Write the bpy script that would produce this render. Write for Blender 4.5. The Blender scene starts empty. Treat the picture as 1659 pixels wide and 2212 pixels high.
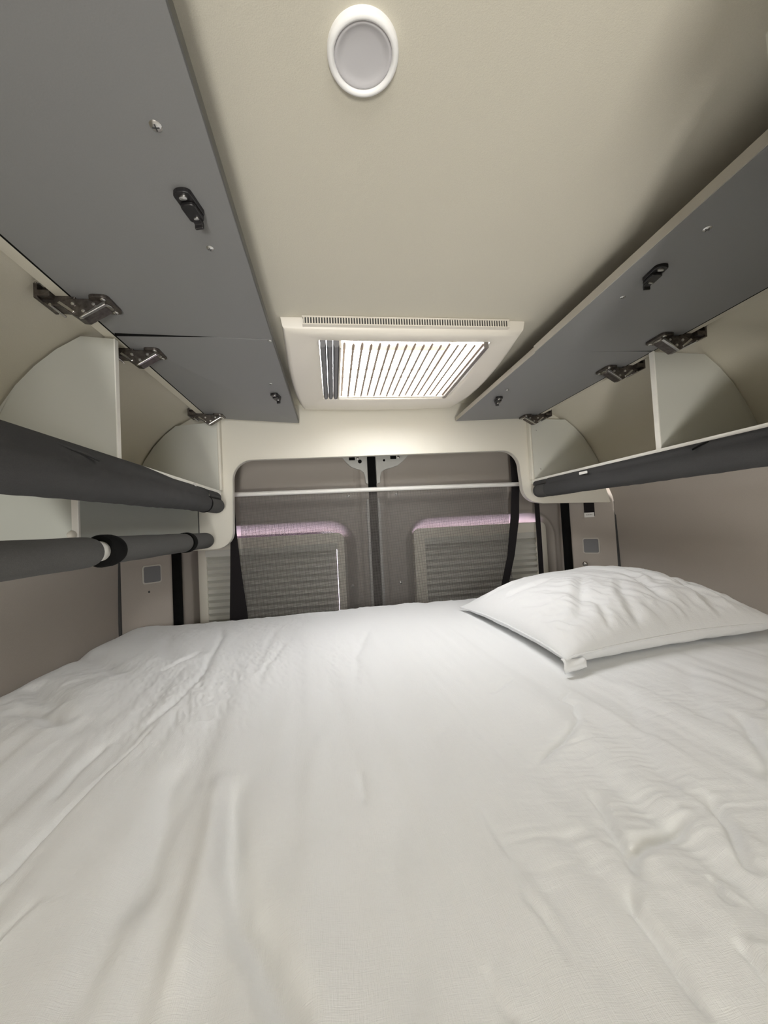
import bpy, bmesh, math, random
import numpy as np
from mathutils import Vector, Matrix, noise as mn

SC = bpy.context.scene
COL = SC.collection
R = math.radians

# ------------------------------------------------------------------ camera
YAW, PITCH, ROLL, FPX = R(7.55), R(1.95), R(2.99), 830.0
def make_camera():
    cy, sy, cp, sp = math.cos(YAW), math.sin(YAW), math.cos(PITCH), math.sin(PITCH)
    f = Vector((sy * cp, cy * cp, sp)); r = Vector((cy, -sy, 0)); u = r.cross(f)
    c, s = math.cos(ROLL), math.sin(ROLL)
    r2 = r * c - u * s; u2 = r * s + u * c
    cam = bpy.data.cameras.new('camera')
    cam.sensor_fit = 'HORIZONTAL'; cam.sensor_width = 36.0; cam.lens = 36.0 * FPX / 1659.0
    cam.clip_start = 0.01
    o = bpy.data.objects.new('camera', cam); COL.objects.link(o)
    m = Matrix(((r2.x, u2.x, -f.x, 0), (r2.y, u2.y, -f.y, 0), (r2.z, u2.z, -f.z, 0), (0, 0, 0, 1)))
    o.matrix_world = m
    SC.camera = o
make_camera()

# ------------------------------------------------------------------ world, light, exposure
SKY_STRENGTH = 20.0
EXPOSURE = 0.46
w = bpy.data.worlds.new('overcast_sky'); SC.world = w; w.use_nodes = True
bg = w.node_tree.nodes['Background']
bg.inputs[0].default_value = (1.0, 0.995, 0.99, 1); bg.inputs[1].default_value = SKY_STRENGTH
SC.view_settings.view_transform = 'Standard'; SC.view_settings.look = 'None'
SC.view_settings.gamma = 1.0; SC.view_settings.use_curve_mapping = False
SC.view_settings.exposure = EXPOSURE
SC.cycles.use_denoising = True
SC.cycles.max_bounces = 14; SC.cycles.diffuse_bounces = 8; SC.cycles.transparent_max_bounces = 16
SC.cycles.sample_clamp_indirect = 6.0
SC.cycles.caustics_reflective = False; SC.cycles.caustics_refractive = False

def portal(name, loc, normal, sx, sy):
    l = bpy.data.lights.new(name, 'AREA'); l.shape = 'RECTANGLE'; l.size = sx; l.size_y = sy
    l.cycles.is_portal = True
    o = bpy.data.objects.new(name, l); COL.objects.link(o)
    o.location = loc; o.rotation_euler = Vector(normal).to_track_quat('-Z', 'Y').to_euler()
portal('portal_roof_hatch', (0.195, 1.065, 0.60), (0, 0, -1), 0.46, 0.42)
def area(name, loc, aim, sx, sy, watts, col):
    l = bpy.data.lights.new(name, 'AREA'); l.shape = 'RECTANGLE'; l.size = sx; l.size_y = sy; l.energy = watts; l.color = col
    o = bpy.data.objects.new(name, l); COL.objects.link(o); o.location = loc
    o.rotation_euler = (Vector(aim) - Vector(loc)).to_track_quat('-Z', 'Y').to_euler()
# fill light added behind the camera, below bed level, to brighten the ceiling
area('ceiling_fill_light', (-0.14, -1.3, -0.72), (0.1, .7, .46), 0.24, 0.35, 18, (1.0, 0.97, 0.90))
# daylight of the windscreen, reaching back along the aisle behind the camera
area('cab_daylight', (0.06, -1.5, 0.07), (0.05, 1.4, .1), 0.44, 0.48, 9.5, (1.0, 0.99, 0.97))

# ------------------------------------------------------------------ materials
def mat(name, col, rough=0.6, metal=0.0, bump=None, spec=0.5, sheen=0.0, vary=None):
    m = bpy.data.materials.new(name); m.use_nodes = True
    nt = m.node_tree; b = nt.nodes['Principled BSDF']
    b.inputs['Base Color'].default_value = (*col, 1); b.inputs['Roughness'].default_value = rough
    b.inputs['Metallic'].default_value = metal; b.inputs['Specular IOR Level'].default_value = spec
    if sheen: b.inputs['Sheen Weight'].default_value = sheen
    tc = nt.nodes.new('ShaderNodeTexCoord')
    if vary:                                            # (scale, amount): fine fleck in the colour
        n = nt.nodes.new('ShaderNodeTexNoise'); n.inputs['Scale'].default_value = vary[0]; n.inputs['Detail'].default_value = 3
        nt.links.new(tc.outputs['Object'], n.inputs['Vector'])
        mx = nt.nodes.new('ShaderNodeMix'); mx.data_type = 'RGBA'
        a = vary[1]
        mx.inputs[6].default_value = (*[c * (1 - a) for c in col], 1); mx.inputs[7].default_value = (*[min(1, c * (1 + a)) for c in col], 1)
        nt.links.new(n.outputs[0], mx.inputs[0]); nt.links.new(mx.outputs[2], b.inputs['Base Color'])
    if bump:                                            # (scale, strength)
        n = nt.nodes.new('ShaderNodeTexNoise'); n.inputs['Scale'].default_value = bump[0]; n.inputs['Detail'].default_value = 4
        nt.links.new(tc.outputs['Object'], n.inputs['Vector'])
        bp = nt.nodes.new('ShaderNodeBump'); bp.inputs['Strength'].default_value = bump[1]; bp.inputs['Distance'].default_value = 0.001
        nt.links.new(n.outputs[0], bp.inputs['Height']); nt.links.new(bp.outputs[0], b.inputs['Normal'])
    return m

M = dict(
    lining=mat('grey_beige_lining', (0.62, 0.59, 0.505), 0.85, bump=(900, .25), vary=(700, .06), spec=.25),
    wall=mat('taupe_wall_felt', (0.43, 0.39, 0.35), 0.9, bump=(800, .3), vary=(600, .07), spec=.2),
    door=mat('taupe_door_skin', (0.33, 0.30, 0.27), 0.65, bump=(500, .1), spec=.4),
    white_board=mat('white_melamine', (0.70, 0.675, 0.60), 0.42, spec=.4),
    grey_board=mat('pale_grey_melamine', (0.60, 0.605, 0.56), 0.45, spec=.4),
    box_board=mat('shaded_grey_melamine', (0.40, 0.415, 0.385), 0.5, spec=.35),  # pale grey board darkened for the weaker light on the box
    lid=mat('mid_grey_laminate', (0.225, 0.226, 0.228), 0.5, bump=(600, .08), vary=(900, .05), spec=.35),
    lid_edge=mat('grey_lid_edging', (0.42, 0.40, 0.36), 0.5),
    dark_edge=mat('dark_lid_edging', (0.10, 0.10, 0.095), 0.5),
    foam=mat('charcoal_foam', (0.088, 0.087, 0.085), 0.95, bump=(700, .5), vary=(500, .15), spec=.15),
    cloth=mat('dark_grey_cloth', (0.055, 0.055, 0.056), 0.9, bump=(900, .4), vary=(500, .15), spec=.2),
    white_edge=mat('white_edging', (0.86, 0.85, 0.80), 0.4, spec=.4),
    black=mat('black_rubber', (0.006, 0.006, 0.006), 0.9, spec=.1),
    strap=mat('black_webbing', (0.015, 0.013, 0.014), 0.85, spec=.2, bump=(1200, .5)),
    blackplastic=mat('black_plastic', (0.012, 0.011, 0.012), 0.35),
    chrome=mat('nickel_plate', (0.55, 0.54, 0.52), 0.22, 1.0),
    dark_metal=mat('worn_dark_steel', (0.13, 0.115, 0.105), 0.38, .9, vary=(160, .7)),
    steel=mat('zinc_screw', (0.75, 0.74, 0.72), 0.28, 1.0),
    groove=mat('screw_groove', (0.06, 0.06, 0.06), 0.6),
    rail=mat('white_aluminium', (0.72, 0.71, 0.68), 0.35),
    net=mat('grey_screen_thread', (0.14, 0.128, 0.12), 0.8),
    plastic=mat('ivory_plastic', (0.78, 0.74, 0.67), 0.38),
    blind_grey=mat('grey_pleat', (0.20, 0.20, 0.215), 0.7),
    pleat=mat('blind_pleat_silver', (0.56, 0.555, 0.51), 0.6, bump=(300, .1)),
    frame=mat('blind_frame_cream', (0.72, 0.69, 0.61), 0.5),
    paint=mat('grey_door_paint', (0.46, 0.46, 0.44), 0.35),
    lampwhite=mat('white_lamp_ring', (0.92, 0.92, 0.92), 0.4),
    diffuser=mat('frosted_diffuser', (0.55, 0.54, 0.56), 0.3),
    cover=mat('grey_cover_plate', (0.17, 0.17, 0.18), 0.5, bump=(700, .3)),
    coverrim=mat('cover_rim', (0.55, 0.53, 0.48), 0.35),
    label=mat('white_label', (0.8, 0.8, 0.78), 0.6),
    wire=mat('screen_pleat_thread', (0.35, 0.28, 0.23), 0.6),
    floor=mat('dark_floor', (0.2, 0.18, 0.16), 0.7),
    silver=mat('silver_bar', (0.30, 0.28, 0.27), 0.35, .6),
)

def pane_material(name, tint, gloss=0.06):
    m = bpy.data.materials.new(name); m.use_nodes = True; nt = m.node_tree
    nt.nodes.remove(nt.nodes['Principled BSDF']); out = nt.nodes['Material Output']
    t = nt.nodes.new('ShaderNodeBsdfTransparent'); t.inputs[0].default_value = (*tint, 1)
    g = nt.nodes.new('ShaderNodeBsdfGlossy'); g.inputs['Roughness'].default_value = 0.05
    mx = nt.nodes.new('ShaderNodeMixShader'); mx.inputs[0].default_value = gloss
    nt.links.new(t.outputs[0], mx.inputs[1]); nt.links.new(g.outputs[0], mx.inputs[2]); nt.links.new(mx.outputs[0], out.inputs[0])
    return m
M['acrylic'] = pane_material('clear_acrylic', (0.82, 0.82, 0.82))
M['tinted'] = pane_material('tinted_door_glass', (0.52, 0.47, 0.55))

def sheet_material():
    m = mat('white_cotton', (0.84, 0.85, 0.86), 0.88, spec=.15, sheen=.15)
    nt = m.node_tree; b = nt.nodes['Principled BSDF']
    tc = nt.nodes.new('ShaderNodeTexCoord')
    def nz(sx, sy, sz, det=3):
        mp = nt.nodes.new('ShaderNodeMapping'); mp.inputs['Scale'].default_value = (sx, sy, sz)
        n = nt.nodes.new('ShaderNodeTexNoise'); n.inputs['Scale'].default_value = 1; n.inputs['Detail'].default_value = det
        nt.links.new(tc.outputs['Object'], mp.inputs[0]); nt.links.new(mp.outputs[0], n.inputs['Vector'])
        return n.outputs[0]
    a, c = nz(1600, 90, 90), nz(90, 1600, 90)           # slub of the two thread directions
    ad = nt.nodes.new('ShaderNodeMath'); ad.operation = 'ADD'
    nt.links.new(a, ad.inputs[0]); nt.links.new(c, ad.inputs[1])
    cr = nz(60, 22, 40, 6)                              # loose crinkle
    ad2 = nt.nodes.new('ShaderNodeMath'); ad2.operation = 'MULTIPLY_ADD'; ad2.inputs[1].default_value = 3.0
    nt.links.new(cr, ad2.inputs[0]); nt.links.new(ad.outputs[0], ad2.inputs[2])
    bp = nt.nodes.new('ShaderNodeBump'); bp.inputs['Strength'].default_value = 0.42; bp.inputs['Distance'].default_value = 0.0012
    nt.links.new(ad2.outputs[0], bp.inputs['Height']); nt.links.new(bp.outputs[0], b.inputs['Normal'])
    return m
M['sheet'] = sheet_material()

# ------------------------------------------------------------------ helpers
WORLD = {}                                              # object name -> world origin of things and parts
def origin(o): return WORLD.get(o.name, Vector((0, 0, 0))) if o else Vector((0, 0, 0))
def finish(name, me, parent, loc):
    o = bpy.data.objects.new(name, me); COL.objects.link(o)
    loc = Vector(loc)
    if parent: o.parent = parent
    o.location = loc - origin(parent)
    WORLD[o.name] = loc
    return o
def obj(name, vf, m, parent=None, loc=None, smooth=False, bevel=0, kind=None, auto=None, share=None):
    """one mesh object; vf = (verts, faces[, material index per face]) in world coordinates"""
    if share is not None:
        return finish(name, share, parent, loc)
    v, f = vf[0], vf[1]
    if loc is None: loc = origin(parent) if parent else Vector(v[0])
    loc = Vector(loc)
    me = bpy.data.meshes.new(name)
    me.from_pydata([tuple(Vector(p) - loc) for p in v], [], f)
    for mm in (m if isinstance(m, (list, tuple)) else [m]): me.materials.append(mm)
    if len(vf) > 2: me.polygons.foreach_set('material_index', vf[2])
    bm = bmesh.new(); bm.from_mesh(me)
    if bevel:
        bmesh.ops.bevel(bm, geom=[e for e in bm.edges if len(e.link_faces) == 2 and e.calc_face_angle(0) > 0.6], offset=bevel, segments=2, affect='EDGES', profile=.5)
    bmesh.ops.recalc_face_normals(bm, faces=bm.faces)
    bm.to_mesh(me); bm.free()
    if smooth:
        me.polygons.foreach_set('use_smooth', [True] * len(me.polygons))
        if auto: me.set_sharp_from_angle(angle=R(auto))
    o = finish(name, me, parent, loc)
    if kind: o['kind'] = kind
    return o
def grid_obj(name, P, m, parent=None, loc=None, keep=None, kind=None, smooth=True):
    """P: (n,m,3) array of points"""
    n, k = P.shape[:2]
    loc = Vector(loc) if loc is not None else (origin(parent) if parent else Vector(P[0, 0]))
    idx = np.arange(n * k).reshape(n, k)
    q = np.stack([idx[:-1, :-1], idx[1:, :-1], idx[1:, 1:], idx[:-1, 1:]], -1)
    if keep is not None: q = q[keep]
    q = q.reshape(-1, 4)
    me = bpy.data.meshes.new(name)
    V = P.reshape(-1, 3) - np.array(loc)
    used = np.unique(q); remap = -np.ones(n * k, int); remap[used] = np.arange(len(used)); V = V[used]; q = remap[q]
    me.vertices.add(len(V)); me.vertices.foreach_set('co', V.ravel())
    me.loops.add(len(q) * 4); me.loops.foreach_set('vertex_index', q.ravel().astype(np.int32))
    me.polygons.add(len(q)); me.polygons.foreach_set('loop_start', np.arange(0, len(q) * 4, 4, dtype=np.int32))
    me.update(calc_edges=True); me.validate()
    me.polygons.foreach_set('use_smooth', [smooth] * len(me.polygons))
    me.materials.append(m)
    o = finish(name, me, parent, loc)
    if kind: o['kind'] = kind
    return o
def empty(name, loc, label=None, cat=None, group=None, kind=None):
    o = bpy.data.objects.new(name, None); COL.objects.link(o); o.location = loc
    o.empty_display_size = .05
    WORLD[o.name] = Vector(loc)
    tag(o, label, cat, group, kind); return o
def tag(o, label=None, cat=None, group=None, kind=None):
    for k, v in (('label', label), ('category', cat), ('group', group), ('kind', kind)):
        if v: o[k] = v
    return o
def bx(x0, x1, y0, y1, z0, z1):
    v = [(x, y, z) for x in (x0, x1) for y in (y0, y1) for z in (z0, z1)]
    return v, [(0, 1, 3, 2), (4, 6, 7, 5), (0, 4, 5, 1), (2, 3, 7, 6), (0, 2, 6, 4), (1, 5, 7, 3)]
def join(*vfs):
    V, F, I = [], [], []
    for t in vfs:
        n = len(V); V += list(t[0]); F += [tuple(i + n for i in f) for f in t[1]]
        I += list(t[2]) if len(t) > 2 else [0] * len(t[1])
    return V, F, I
def setmat(vf, i): return vf[0], vf[1], [i] * len(vf[1])
def prism(poly, axis, a, b):
    """poly: list of 2D points; axis 'x': (y,z); 'y': (x,z); 'z': (x,y)"""
    def p3(p, t): return {'x': (t, p[0], p[1]), 'y': (p[0], t, p[1]), 'z': (p[0], p[1], t)}[axis]
    n = len(poly)
    v = [p3(p, a) for p in poly] + [p3(p, b) for p in poly]
    f = [tuple(range(n)), tuple(range(2 * n - 1, n - 1, -1))] + [(i, n + i, n + (i + 1) % n, (i + 1) % n) for i in range(n)]
    return v, f
def rrect(x0, x1, z0, z1, r, n=8):
    """rounded rectangle; r: one radius or four (x1z1, x0z1, x0z0, x1z0)"""
    rs = r if isinstance(r, (list, tuple)) else [r] * 4
    pts = []
    for (cx, cz, a0, rr) in ((x1, z1, 0, rs[0]), (x0, z1, 90, rs[1]), (x0, z0, 180, rs[2]), (x1, z0, 270, rs[3])):
        sx = -1 if cx == x1 else 1; sz = -1 if cz == z1 else 1
        for i in range(n + 1):
            a = R(a0 + 90 * i / n)
            pts.append((cx + sx * rr + rr * math.cos(a), cz + sz * rr + rr * math.sin(a)))
    return pts
def loft(loops, cap0=True, cap1=True):
    n = len(loops[0]); V = [p for l in loops for p in l]; F = []
    for k in range(len(loops) - 1):
        for i in range(n):
            F.append((k * n + i, k * n + (i + 1) % n, (k + 1) * n + (i + 1) % n, (k + 1) * n + i))
    if cap0: F.append(tuple(range(n)))
    if cap1: F.append(tuple(range((len(loops) - 1) * n, len(loops) * n)))
    return V, F
def ring_y(prof, cx, cz, n=28):
    """solid of revolution about a Y-parallel axis; prof: [(y, r)]"""
    return loft([[(cx + r * math.cos(2 * math.pi * i / n), y, cz + r * math.sin(2 * math.pi * i / n)) for i in range(n)] for y, r in prof])
def lathe_z(prof, cx, cy, n=40, caps=(True, True)):
    return loft([[(cx + r * math.cos(2 * math.pi * i / n), cy + r * math.sin(2 * math.pi * i / n), z) for i in range(n)] for r, z in prof], *caps)
def sstep(a, b, x):
    t = np.clip((x - a) / (b - a), 0, 1); return t * t * (3 - 2 * t)

# ------------------------------------------------------------------ shell of the van
CX = 0.205                                             # middle of the van
PROF = [(.44, .466), (.50, .4635), (.56, .457), (.61, .449), (.655, .437), (.70, .418), (.745, .391), (.785, .357), (.82, .318), (.85, .272), (.875, .225), (.892, .18), (.905, .145)]
def lining_half(z):
    for (h0, z0), (h1, z1) in zip(PROF, PROF[1:]):
        if z1 <= z <= z0: return h0 + (h1 - h0) * (z0 - z) / (z0 - z1)
    return PROF[-1][0] if z < .145 else PROF[0][0]
HX0, HX1, HY0, HY1 = -0.03, 0.42, 0.86, 1.27            # roof opening
def build_shell():
    xs = [CX - h for h, z in PROF[::-1]] + [HX0, HX1] + [CX + h for h, z in PROF]
    zs = [z for h, z in PROF[::-1]] + [.466, .466] + [z for h, z in PROF]
    ys = [-1.6, -1.0, -.5, 0, .3, .6, HY0, HY1, 1.46, 1.72]
    P = np.array([[(x, y, z) for y in ys] for x, z in zip(xs, zs)])
    keep = np.ones((len(xs) - 1, len(ys) - 1), bool)
    keep[xs.index(HX0), ys.index(HY0)] = False
    grid_obj('ceiling', P, M['lining'], loc=(0, 0, 0), keep=keep, kind='structure')
    low = [(.905, .145), (.93, .10), (.942, .07), (.947, .045), (.943, .022), (.949, -.01), (.953, -.15), (.957, -.33), (.96, -1.1)]
    for side, s in (('left', -1), ('right', 1)):
        ys = [-1.6, -.5, .2, .8, 1.448]
        P = np.array([[(CX + s * h, y, z) for y in ys] for h, z in low])
        grid_obj('wall_' + side, P, M['wall'], loc=(0, 0, 0), kind='structure')
    obj('floor', bx(-.9, 1.3, -1.62, 1.8, -1.15, -1.1), M['floor'], kind='structure')
    obj('wall_front', bx(-.9, 1.3, -1.64, -1.6, -1.1, .5), M['wall'], kind='structure')
    # unseen block added to shade the ceiling, and tall cabinet on the right, in front of the overhead lockers
    v, f, _ = join(bx(.255, 1.10, -1.55, -.02, .16, .463))
    obj('wall_shadow_block', (v, f), M['grey_board'], kind='structure')
    obj('wall_cabinet', prism(rrect(.412, .98, -.015, .287, .004, 2), 'z', .11, .43), M['grey_board'], kind='structure')
build_shell()

# ------------------------------------------------------------------ rear bulkhead with its opening
def build_bulkhead():
    y0, y1 = 1.452, 1.470
    # outline of the portal, clockwise from the left foot: lining edge, then the opening edge
    def arc(cx, cz, r, a0, a1, n=10):
        return [(cx + r * math.cos(R(a0 + (a1 - a0) * i / n)), cz + r * math.sin(R(a0 + (a1 - a0) * i / n))) for i in range(n + 1)]
    top = [(CX - h, z) for h, z in PROF[::-1]] + [(CX + h, z) for h, z in PROF]
    inner = [(1.139, .046)] + [(.84, .055)] + arc(.825, .127, .068, 265, 180)[1:] + [(.752, .20)] + arc(.682, .203, .070, 2, 90) + arc(-.285, .193, .072, 88, 178) + arc(-.425, .008, .063, 0, -90) + [(-.55, -.057), (-.74, -.057)]
    poly = top + inner
    o = obj('wall_rear', prism(poly, 'y', y0, y1), M['white_board'], loc=(CX, y0, 0), kind='structure')
    # dark rubber lipping around the opening
    edge = inner[1:-1]
    loops = []
    for (x, z) in edge:
        loops.append([(x, y, z) for y in (y0 - .002, y1 + .002)])
    V = [p for l in loops for p in l]; F = [(2 * i, 2 * i + 1, 2 * i + 3, 2 * i + 2) for i in range(len(loops) - 1)]
    cx, cz = .2, .0
    V2 = [(x + (cx - x) * .004, y, z + (cz - z) * .004) for x, y, z in V]
    n = len(V); F2 = [tuple(i + n for i in f) for f in F]
    E1 = [(2 * i, 2 * i + 2, n + 2 * i + 2, n + 2 * i) for i in range(len(loops) - 1)] + [(2 * i + 1, 2 * i + 3, n + 2 * i + 3, n + 2 * i + 1) for i in range(len(loops) - 1)]
    obj('edge_lipping', (V + V2, F + F2 + E1), M['coverrim'], o)
build_bulkhead()

# ------------------------------------------------------------------ screws
def screw_mesh(r, up=(0, 0, -1)):
    prof = [(r, 0), (r * .97, r * .18), (r * .75, r * .38), (r * .4, r * .48), (.0001, r * .5)]
    dome = loft([[(rr * math.cos(2 * math.pi * i / 16), rr * math.sin(2 * math.pi * i / 16), h) for i in range(16)] for rr, h in prof], True, True)
    a = join(setmat(dome, 0), setmat(bx(-r * .55, r * .55, -r * .1, r * .1, r * .3, r * .53), 1), setmat(bx(-r * .1, r * .1, -r * .55, r * .55, r * .3, r * .53), 1))
    q = Vector((0, 0, 1)).rotation_difference(Vector(up))
    return [tuple(q @ Vector(p)) for p in a[0]], a[1], a[2]
SCREW = {}
def screw(parent, loc, r=.006, up=(0, 0, -1), name='screw'):
    k = (r, up)
    if k not in SCREW:
        vf = screw_mesh(r, up)
        o = obj(name, ([tuple(Vector(p) + Vector(loc)) for p in vf[0]], vf[1], vf[2]), [M['steel'], M['groove']], parent, loc=loc, smooth=True, auto=35)
        SCREW[k] = o.data; return o
    return obj(name, None, None, parent, loc=loc, share=SCREW[k])

# ------------------------------------------------------------------ overhead lockers
def hinge(locker, hx, y, hz, s, lab=None):
    """flap hinge seen from below; s=+1: lid towards +X of the hinge line (left locker), -1: right locker"""
    def X(d): return hx + s * d
    pl = [(-.045, .016), (-.047, -.008), (-.036, -.015), (-.012, -.017), (.002, -.012), (.006, .0), (-.01, .014)]
    arm = obj('hinge', prism([(X(a), hz + b) for a, b in pl], 'y', y - .014, y + .014), M['dark_metal'], locker, bevel=.0015)
    # side flange of the mounting plate
    fl = join(bx(min(X(-.05), X(-.044)), max(X(-.05), X(-.044)), y - .026, y + .026, hz - .010, hz + .017),
              bx(min(X(-.046), X(-.026)), max(X(-.046), X(-.026)), y - .026, y + .022, hz - .006, hz + .004))
    obj('mounting_plate', fl, M['dark_metal'], arm, bevel=.001)
    # link that folds down below the pivot, its side cheeks, and the bright front bar
    cheek = [(-.022, -.012), (.006, -.034), (.016, -.035), (.050, -.014), (.052, -.004), (.0, -.004)]
    obj('link_body', prism([(X(a), hz + b) for a, b in cheek], 'y', y - .016, y + .012), M['dark_metal'], arm, bevel=.001)
    obj('front_bar', prism([(X(a), hz + b) for a, b in [(.013, -.0385), (.018, -.0375), (.055, -.0145), (.054, -.010), (.050, -.010)]], 'y', y - .019, y - .013), M['chrome'], arm, bevel=.0008)
    obj('side_bar', prism([(X(a), hz + b) for a, b in [(-.020, -.013), (.004, -.030), (.007, -.027), (-.016, -.010)]], 'y', y - .0185, y - .015), M['chrome'], arm, bevel=.0006)
    for (a, b) in ((.020, -.026), (.036, -.014), (.004, -.014)):
        obj('rivet', ring_y([(y - .0185, .0001), (y - .018, .0028), (y - .015, .0034)], X(a), hz + b, 10), M['steel'], arm, smooth=True, auto=40)
    # cup plate screwed to the lid
    cup = prism(rrect(min(X(.030), X(.062)), max(X(.030), X(.062)), y - .027, y + .027, .009, 4), 'z', hz - .0075, hz - .0015)
    cupo = obj('cup_plate', cup, M['dark_metal'], arm, bevel=.001)
    obj('cup', lathe_z([(.0135, hz - .003), (.0135, hz - .010), (.010, hz - .0115), (.0001, hz - .0115)], X(.044), y, 20), M['chrome'], arm, smooth=True, auto=40)
    # knuckle pins
    obj('pin', ring_y([(y - .019, .0024), (y + .019, .0024)], X(-.03), hz - .017, 10), M['chrome'], arm, smooth=True, auto=40)
    for dy in (-.020, .020): screw(arm, (X(.052), y + dy, hz - .0075), .0042)
    screw(arm, (X(-.036), y - .036, hz + .010), .0048)
    return arm

def latch(lid, x, y, z, ang):
    """black spring catch: oblong plate, two screw bosses and a hooked tongue"""
    ca, sa = math.cos(R(ang)), math.sin(R(ang))
    def T(p):
        px, py, pz = p[0] * 1.2, p[1] * .74, p[2] * .85
        return (x + px * ca - py * sa, y + px * sa + py * ca, z + pz)
    base = prism(rrect(-.009, .009, -.028, .026, .0085, 5), 'z', -.0005, -.008)
    cowl = prism(rrect(-.0075, .0075, -.010, .027, .006, 4), 'z', -.008, -.0135)
    tongue = prism([(.016, -.006), (.027, -.008), (.0315, -.014), (.0305, -.022), (.026, -.0225), (.0255, -.016), (.018, -.0135)], 'x', -.0045, .0045)
    o = obj('latch', ([T(p) for p in join(base, cowl, tongue)[0]], join(base, cowl, tongue)[1]), M['blackplastic'], lid, bevel=.001)
    b = [T(p) for p in lathe_z([(.0042, -.008), (.004, -.0100), (.0001, -.0105)], 0, -.018, 14)[0]]
    o2 = obj('latch_screw', (b, lathe_z([(.0042, -.008), (.004, -.0100), (.0001, -.0105)], 0, -.018, 14)[1]), M['steel'], lid, smooth=True, auto=40)
    b = lathe_z([(.003, -.0134), (.0028, -.0152), (.0001, -.0155)], 0.001, .017, 14)
    obj('latch_screw', ([T(p) for p in b[0]], b[1]), M['steel'], lid, smooth=True, auto=40)

def lid_part(locker, xh, zh, xf0, zf0, xf1, zf1, y0, y1, t, em):
    """flat door swung up under the roof: bottom corners hinge/free at y0 and y1"""
    g = .0009
    b = [(xh, y0 + g, zh), (xf0, y0 + g, zf0), (xf1, y1 - g, zf1), (xh, y1 - g, zh)]
    v = b + [(x, y, z + t) for x, y, z in b]
    f = [(0, 1, 2, 3), (7, 6, 5, 4), (0, 4, 5, 1), (1, 5, 6, 2), (2, 6, 7, 3), (3, 7, 4, 0)]
    lid = obj('door', (v, f), M['lid'], locker, bevel=.0008)
    d = .0016 if xf0 > xh else -.0016
    e = [(xf0, y0 + g, zf0 + .0006), (xf0 + d, y0 + g, zf0 + .0006), (xf1 + d, y1 - g, zf1 + .0006), (xf1, y1 - g, zf1 + .0006)]
    v = e + [(x, y, z + t - .0012) for x, y, z in e]
    obj('edge_band', (v, f), em, lid)
    return lid
def end_panel(locker, s, y0, y1, hx, ztop, name, m):
    """upright board between shelf and roof, its outer edge scribed to the lining"""
    pts = [(hx, .153), (hx, ztop)]
    hs = [(h, z) for h, z in PROF if z < ztop + .012]
    pts += [(CX + s * (h - .004), z - .003) for h, z in hs if abs(CX + s * h - hx) > .02]
    pts.append((CX + s * .898, .153))
    return obj(name, prism(pts, 'y', y0, y1), m, locker)

def left_locker():
    L = empty('overhead_locker', (-.42, .2, .146), 'long overhead locker on the left wall, its two grey flaps swung up under the roof', 'locker')
    xw = CX - .90
    obj('shelf', bx(xw, -.402, .05, 1.449, .138, .151), M['white_board'], L)
    obj('shelf_edge', bx(-.402, -.3975, .05, 1.449, .1375, .1535), M['white_edge'], L, bevel=.0006)
    obj('top_rail', bx(-.446, -.4235, .05, 1.425, .4145, .428), M['lining'], L)
    obj('hinge_gap', bx(-.4245, -.4205, .05, 1.425, .4136, .4275), M['black'], L)
    end_panel(L, -1, 1.428, 1.4515, -.3955, .40, 'end_panel', M['grey_board'])
    obj('corner_strip', prism(rrect(-.3985, -.3885, 1.426, 1.4515, .004, 4), 'z', .153, .412), M['white_board'], L)
    end_panel(L, -1, .838, .848, -.428, .410, 'divider', M['grey_board'])
    obj('divider_edge', bx(-.428, -.4255, .8355, .8490, .153, .410), M['white_edge'], L, bevel=.0006)
    end_panel(L, -1, .10, .11, -.428, .410, 'divider', M['grey_board'])
    lid1 = lid_part(L, -.4215, .4135, -.106, .402, -.110, .404, .20, .822, .0155, M['dark_edge'])
    lid2 = lid_part(L, -.4215, .4135, -.111, .404, -.110, .390, .822, 1.428, .0155, M['dark_edge'])
    def zl(x, y=.5): return .404 + (.4135 - .404) * (-.11 - x) / .311
    obj('gap_shade', bx(-.418, -.114, .8206, .8234, .4085, .4175), M['black'], L)  # black strip added as the shade in the gap between flaps
    latch(lid1, -.155, .478, zl(-.155), -12)
    screw(lid1, (-.155, .389, zl(-.155)), .0062); screw(lid1, (-.155, .557, zl(-.155)), .0052)
    screw(lid2, (-.116, .826, .4035), .004); screw(lid2, (-.152, 1.062, .4005), .005)
    latch(lid2, -.150, 1.145, .398, -12)
    for y in (.712, .902, 1.385): hinge(L, -.4215, y, .4135, 1)
    # box below the shelf, its near end open to the camera
    obj('lower_box', bx(CX - .946, -.481, .800, 1.449, -.045, .1375), M['box_board'], L)
    obj('seam', bx(-.4800, -.4766, 1.4445, 1.4515, -.045, .1375), M['groove'], L)
    obj('box_edge', bx(-.481, -.4778, .7985, 1.449, -.045, .1375), M['box_board'], L, bevel=.001)
    obj('box_trim', bx(-.489, -.4768, .794, .8005, -.03, .1375), M['rail'], L, bevel=.001)
    # bracket knob behind the lower rail
    k = loft([[(-.488 + r * math.cos(a * math.pi / 8), .792 + d, .012 + r * math.sin(a * math.pi / 8)) for a in range(16)] for r, d in ((.0085, .008), (.0085, .002), (.007, -.003), (.004, -.006), (.0001, -.007))])
    obj('bracket_knob', k, M['coverrim'], L, smooth=True, auto=40)
    return L
left_locker()

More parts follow.
